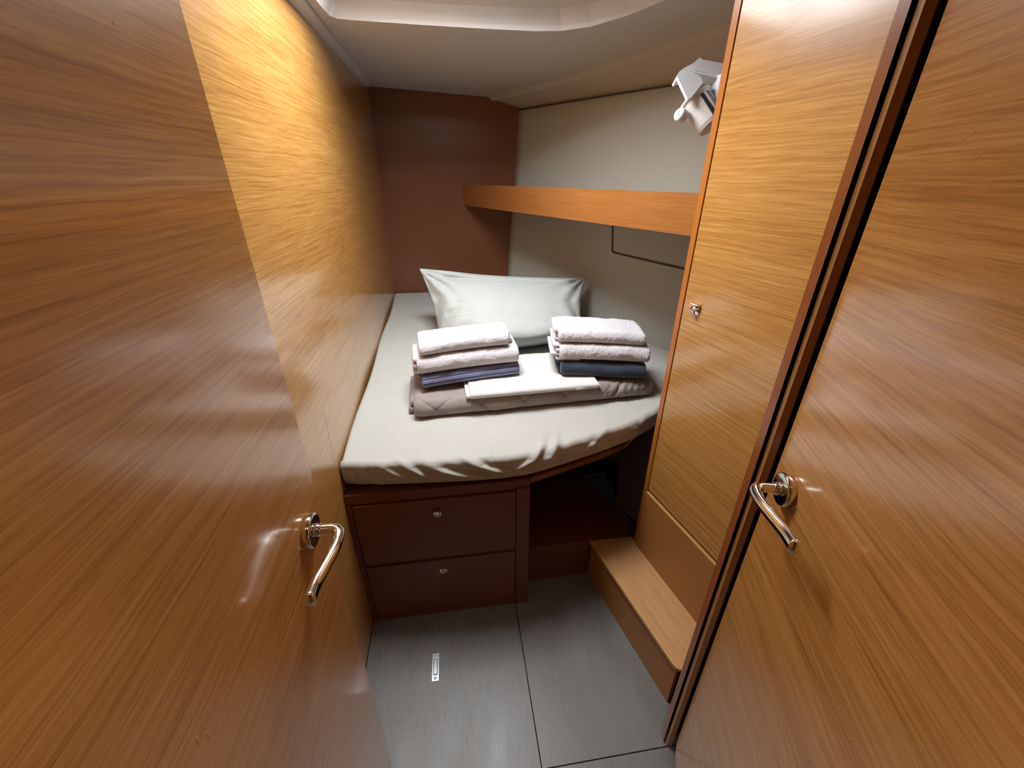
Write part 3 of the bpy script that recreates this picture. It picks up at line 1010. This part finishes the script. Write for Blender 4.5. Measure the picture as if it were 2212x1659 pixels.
# ------------------------------------------------------------------ folded textiles
def slab(bm, P0, P1, depth, h, ny=0.0, seed=0, end=0.012, amp=0.003, fine=0.0, sag=None, nx=90, nc=72, h1=None, tiltz=0.0, front=None, uvl=None, backh=1.0, disp=None, tri=None):
    """A soft folded slab: P0, P1 lie at its lower front edge; it reaches `depth` back, `h` up, with round front and back folds."""
    P0, P1 = Vector(P0), Vector(P1)
    ax = (P1 - P0)
    Lx = ax.length
    ax.normalize()
    back = Vector((-ax.y, ax.x, 0)).normalized()
    back = (back + Vector((0, 0, tiltz))).normalized()
    up = Vector((0, 0, 1))
    rings = []
    per = []
    for i in range(nx + 1):
        s = i / nx
        # denser rings near the ends
        s = 0.5 - 0.5 * math.cos(math.pi * s) if nx > 20 else s
        x = s * Lx
        de = min(x, Lx - x)
        q = 0.0
        if de < end:
            q = end - math.sqrt(max(0.0, end * end - (end - de) ** 2))
        hh = h + ((h1 if h1 is not None else h) - h) * s
        ring = []
        for k in range(nc):
            a = k / nc
            # stadium outline, starting at the middle of the bottom
            r = hh / 2
            flat = depth - 2 * r
            per_ = 2 * flat + 2 * math.pi * r
            dd = a * per_
            if dd < flat / 2:
                y, z, ny_, nz_ = depth / 2 - dd, 0.0, 0, -1
            elif dd < flat / 2 + math.pi * r:
                t = (dd - flat / 2) / r
                y, z, ny_, nz_ = r - r * math.sin(t), r - r * math.cos(t), -math.sin(t), -math.cos(t)
            elif dd < 1.5 * flat + math.pi * r:
                t = dd - flat / 2 - math.pi * r
                y, z, ny_, nz_ = r + t, 2 * r, 0, 1
            elif dd < 1.5 * flat + 2 * math.pi * r:
                t = (dd - 1.5 * flat - math.pi * r) / r
                y, z, ny_, nz_ = depth - r + r * math.sin(t), r + r * math.cos(t), math.sin(t), math.cos(t)
            else:
                t = dd - 1.5 * flat - 2 * math.pi * r
                y, z, ny_, nz_ = depth - r - t, 0.0, 0, -1
            if backh != 1.0:
                z *= 1 + (backh - 1) * max(0.0, min(1.0, y / depth))
            n1 = fbm(x * 14 + seed * 3.1, y * 14, z * 14 + seed) * amp
            n1 += fbm(x * 120 + seed, y * 120, z * 120 + seed) * fine
            if disp:
                n1 += disp(x, s, dd, y, z, r)
            if nz_ < -0.5:
                n1 = min(0.0, n1) * 0.1
            yy = y + (n1 - q * 0.6) * ny_
            zz = z + (n1 - q * 0.45) * nz_
            off = (sag(s) if sag else 0.0)
            ring.append(bm.verts.new(P0 + ax * x + back * yy + up * (zz + off)))
        rings.append(ring)
    faces = []
    uv = bm.loops.layers.uv.verify() if uvl else None
    for i in range(nx):
        for k in range(nc):
            f = bm.faces.new((rings[i][k], rings[i + 1][k], rings[i + 1][(k + 1) % nc], rings[i][(k + 1) % nc]))
            if uv:
                r = h / 2
                per_ = 2 * (depth - 2 * r) + 2 * math.pi * r
                k2 = k + 1
                for lp_, (ii, kk) in zip(f.loops, ((i, k), (i + 1, k), (i + 1, k2), (i, k2))):
                    s = 0.5 - 0.5 * math.cos(math.pi * ii / nx) if nx > 20 else ii / nx
                    lp_[uv].uv = (s * Lx, kk / nc * per_)
    for rg, flip in ((rings[0], False), (rings[-1], True)):
        c = Vector((0, 0, 0))
        for v in rg:
            c += v.co
        c /= nc
        cv = bm.verts.new(c + (ax * (0.002 if flip else -0.002)))
        for k in range(nc):
            a, b = rg[k], rg[(k + 1) % nc]
            bm.faces.new((b, a, cv) if not flip else (a, b, cv))
    return bm


def layered(bm, P0, P1, depth, h, n, seed, side=-1, out=0.008, inset_d=0.02, shift=0.02, **kw):
    """Fold edges that show at one end: n thin slabs poking out of the end of the main fold."""
    P0, P1 = Vector(P0), Vector(P1)
    ax = (P1 - P0).normalized()
    back = Vector((-ax.y, ax.x, 0)).normalized()
    rr = random.Random(seed)
    hh = h / n
    for i in range(n):
        o = out * (0.5 + rr.random())
        st = P0 - ax * o if side < 0 else P1 + ax * o
        en = st + ax * 0.09 if side < 0 else st - ax * 0.09
        if side > 0:
            st, en = en, st
        b0 = inset_d + shift * rr.random() * 0.6
        up = Vector((0, 0, hh * i + 0.0012))
        slab(bm, st + back * b0 + up, en + back * b0 + up, depth - b0 - 0.012 - 0.01 * rr.random(), hh - 0.0022, seed=seed + i, end=hh * 0.5, amp=0.0025, nx=22, nc=40, **kw)


# taupe quilt, folded into a long bolster
QL, QR = Vector((-0.160, 1.206, 0.7135)), Vector((0.705, 1.246, 0.7175))


def quilt_disp(x, s, dd, y, z, r):
    # stitched diamonds pull the quilt in along their lines
    flat = 0.30 - 2 * r
    t = dd - flat / 2
    g = 0.0
    wob = 0.10 * fbm(x * 5, t * 6, 3.3)
    for q in (x / 0.15 + t / 0.115 + wob, x / 0.15 - t / 0.115 - wob):
        fq = abs(q - round(q))
        g -= 0.0032 * math.exp(-(fq / 0.022) ** 2)
        g += 0.0009 * (1 - math.exp(-(fq / 0.16) ** 2))
    # gathers near the right end
    gm = math.exp(-((t - 0.05) / 0.045) ** 2)
    g += 0.0020 * math.sin(x * 230 + 5 * fbm(x * 11, t * 22, 0)) * max(0.0, min(1.0, (s - 0.55) * 5)) * gm
    g += 0.0075 * fbm(x * 5, t * 8, 9.2)
    g -= 0.014 * math.exp(-((s - 0.80 - (t - 0.03) * 0.9) / 0.010) ** 2) * gm
    g -= 0.006 * math.exp(-((s - 0.285 + (t - 0.03) * 0.5) / 0.010) ** 2) * gm
    return g


bm = bmesh.new()
slab(bm, QL, QR, 0.30, 0.064, end=0.03, amp=0.003, nx=260, nc=170, h1=0.066, tiltz=0.068, disp=quilt_disp, seed=3)
qo = put('quilt', bm, M['quilt'], smooth=True)
tag(qo, 'taupe quilted blanket folded into a long bolster under the towels', 'blanket')
# loose under layer that sticks out at the left end
bm = bmesh.new()
slab(bm, QL + Vector((-0.022, 0.045, 0.0018)), QL + Vector((0.05, 0.048, 0.0018)), 0.24, 0.026, end=0.006, amp=0.003, nx=24, nc=60, tiltz=0.068, seed=8)
slab(bm, QL + Vector((-0.014, 0.05, 0.0275)), QL + Vector((0.05, 0.05, 0.0275)), 0.23, 0.026, end=0.006, amp=0.003, nx=24, nc=60, tiltz=0.068, seed=9)
put('quilt_flap', bm, M['quilt'], qo, smooth=True)

# white folded sheet lying over the quilt
bm = bmesh.new()


def sheet_disp(x, s, dd, y, z, r):
    return 0.002 * fbm(x * 10, y * 20, 4.4)


slab(bm, (0.030, 1.209, 0.7785), (0.482, 1.226, 0.7815), 0.275, 0.022, end=0.004, amp=0.0022, nx=90, nc=90, tiltz=0.066, seed=5, h1=0.019)
slab(bm, (0.016, 1.216, 0.779), (0.10, 1.219, 0.7795), 0.255, 0.012, end=0.003, amp=0.0012, nx=24, nc=50, tiltz=0.066, seed=6)
slab(bm, (0.40, 1.218, 0.7825), (0.490, 1.231, 0.7830), 0.255, 0.010, end=0.003, amp=0.0012, nx=24, nc=50, tiltz=0.066, seed=7)
so = put('folded_sheet', bm, M['linen'], smooth=True)
tag(so, 'flat folded white sheet lying across the taupe quilt', 'sheet')


def towel(name, P0, P1, depth, h, mat, label, group, seed, side=-1, n=3, out=0.008, uvl=None, fine=0.0009, sag=None, h1=None, tiltz=0.055, amp=0.003, inset_d=0.02):
    bm = bmesh.new()
    slab(bm, P0, P1, depth, h, seed=seed, end=h * 0.28, amp=amp, fine=fine, sag=sag, uvl=uvl, h1=h1, tiltz=tiltz, nx=120, nc=110)
    layered(bm, P0, P1, depth, h, n, seed, side, out, tiltz=tiltz, uvl=uvl, fine=fine, inset_d=inset_d)
    o = put(name, bm, mat, smooth=True)
    tag(o, label, 'towel', group)
    return o


LG, RG = 'towels in the stack at the left', 'towels in the stack at the right'
S1 = lambda s: 0.0
towel('bath_towel', (-0.130, 1.276, 0.7915), (0.214, 1.314, 0.8080), 0.185, 0.046, M['stripe'], 'blue striped towel at the bottom of the shorter left stack', LG, 21, side=-1, n=3, out=0.006, uvl=True, sag=lambda s: 0.003 * math.sin(math.pi * s), h1=0.044)
towel('bath_towel', (-0.142, 1.283, 0.8390), (0.212, 1.312, 0.8545), 0.175, 0.062, M['terry'], 'thick white terry towel directly on the blue striped one', LG, 22, side=-1, n=3, out=0.010, sag=lambda s: 0.004 * math.sin(math.pi * s), h1=0.060, fine=0.0016)
towel('hand_towel', (-0.130, 1.295, 0.9035), (0.178, 1.325, 0.9185), 0.135, 0.047, M['terry'], 'small white terry towel topping the stack with the blue striped one', LG, 23, side=1, n=2, out=0.013, sag=lambda s: 0.004 * math.sin(math.pi * s), fine=0.0015)
towel('bath_towel', (0.357, 1.286, 0.8065), (0.662, 1.243, 0.7900), 0.20, 0.054, M['navy'], 'dark navy towel at the bottom of the taller right stack', RG, 31, side=-1, n=3, out=0.012, fine=0.0008, h1=0.056, sag=lambda s: -0.002 * math.sin(math.pi * s))
towel('bath_towel', (0.352, 1.296, 0.8615), (0.672, 1.252, 0.8475), 0.19, 0.060, M['terry'], 'thick white terry towel directly on the navy one', RG, 32, side=-1, n=4, out=0.022, fine=0.0016, h1=0.058, sag=lambda s: 0.004 * math.sin(math.pi * s), inset_d=0.008)
towel('hand_towel', (0.349, 1.312, 0.9230), (0.655, 1.272, 0.9075), 0.16, 0.050, M['terry'], 'small white terry towel topping the stack with the navy one', RG, 33, side=-1, n=3, out=0.010, fine=0.0014, h1=0.047, sag=lambda s: 0.003 * math.sin(math.pi * s))

# ------------------------------------------------------------------ shelf along the hull
shelf = empty('hull_shelf', (0.6, 1.7, 1.30), 'long teak shelf with a deep front board along the hull', 'shelf')
S0, S1_ = Vector((0.083, YB - 0.001)), Vector((0.668, 1.13))
sd = (S1_ - S0).normalized()
sn = Vector((-sd.y, sd.x))
if sn.dot(Vector((1, 0))) < 0:
    sn = -sn
q = [S0, S1_, S1_ + sn * 0.02, S0 + sn * 0.02 + sd * 0.008]
bm = prism(bmesh.new(), [tuple(v) for v in q], 1.300, 1.409)
put('fiddle_board', bm, M['shelf'], shelf, grain=(sd.x, sd.y, 0), bevel=0.002)
bm = prism(bmesh.new(), [tuple(S0 + sn * 0.02 + sd * 0.01), tuple(S1_ + sn * 0.02), (0.93, 1.18), (1.19, 1.30), (hull_x(1.7, 1.31) - 0.004, 1.7), (hull_x(2.2, 1.31) - 0.004, 2.2), (hull_x(2.59, 1.31) - 0.004, 2.59)], 1.303, 1.315)
put('shelf_board', bm, M['teak'], shelf, grain=(sd.x, sd.y, 0))

# ------------------------------------------------------------------ white cabin fan on the after side of the locker
fan = empty('cabin_fan', (0.76, 1.25, 1.56), 'white cabin fan on a folding bracket high beside the locker', 'fan')
FC = Vector((0.664, 1.22, 1.628))
ev, er, eu = -fw, rt, upv
SC = 0.00122


def fp(px, py, d=0.0):
    """Local drawing of the fan: px, py in units of its own front view, d = depth towards the room."""
    return FC + er * (px * SC) + eu * (py * SC) + ev * d


def plate(bm, pts, d0, d1):
    a = [bm.verts.new(fp(x, y, d0)) for x, y in pts]
    b = [bm.verts.new(fp(x, y, d1)) for x, y in pts]
    bm.faces.new(a)
    bm.faces.new(b[::-1])
    for i in range(len(pts)):
        j = (i + 1) % len(pts)
        bm.faces.new((a[i], a[j], b[j], b[i]))


bm = bmesh.new()
plate(bm, [(-56, 32), (-48, 44), (-37, 52), (-18, 62), (-5, 74), (-1, 69), (60, 58), (60, 28), (48, 30), (-12, 46), (-16, 46)], 0.030, 0.024)
plate(bm, [(-56, 31), (-16, 45), (56, 28), (56, 24), (-16, 41), (-54, 27)], 0.031, 0.004)
put('bracket', bm, M['white'], fan, bevel=0.002)
bm = bmesh.new()
plate(bm, [(-56, 27), (-50, 31), (-16, 33), (-8, 27), (-2, 15), (-28, -18), (-34, -20)], 0.040, 0.030)
put('yoke', bm, M['white'], fan, bevel=0.002)
axd = (er * 0.50 - eu * 0.85 + ev * 0.08).normalized()
c0 = fp(-3, 3, -0.006)
bm = lathe(bmesh.new(), c0 - axd * 0.004, axd, [(0.0, 0.036), (0.0, 0.042), (0.003, 0.0435), (0.007, 0.042), (0.008, 0.039), (0.078, 0.036), (0.087, 0.033), (0.090, 0.026)], 48)
put('drum', bm, M['white_trans'], fan)
side = axd.cross(ev).normalized()
fv = side.cross(axd).normalized()
if fv.dot(ev) < 0:
    fv = -fv
for a_, wdt, mt in ((-6, 0.009, 'dark'), (22, 0.011, 'liner')):
    t = R(a_)
    if side.dot(er) < 0:
        side = -side
    dirn = (fv * math.cos(t) + side * math.sin(t)).normalized()
    tang = axd.cross(dirn)
    bm = cboxo(bmesh.new(), c0 + axd * 0.045 + dirn * 0.0372, axd, tang, dirn, 0.068, wdt, 0.004)
    put('vent_slot', bm, M[mt], fan)
bm = lathe(bmesh.new(), fp(-30, -36, 0.0), (er * -0.80 + eu * 0.10 + ev * 0.5), [(0, 0.0165), (0.018, 0.0155), (0.021, 0.013), (0.022, 0.008)], 32)
cboxo(bm, fp(-44, -35, 0.013), er, eu, ev, 0.005, 0.012, 0.006)
put('knob', bm, M['white'], fan)
bm = prism(bmesh.new(), [(0.70, 1.085), (0.76, 1.097), (0.76, 1.24), (0.70, 1.23)], 1.625, 1.68)
put('mount', bm, M['white'], fan, bevel=0.003)
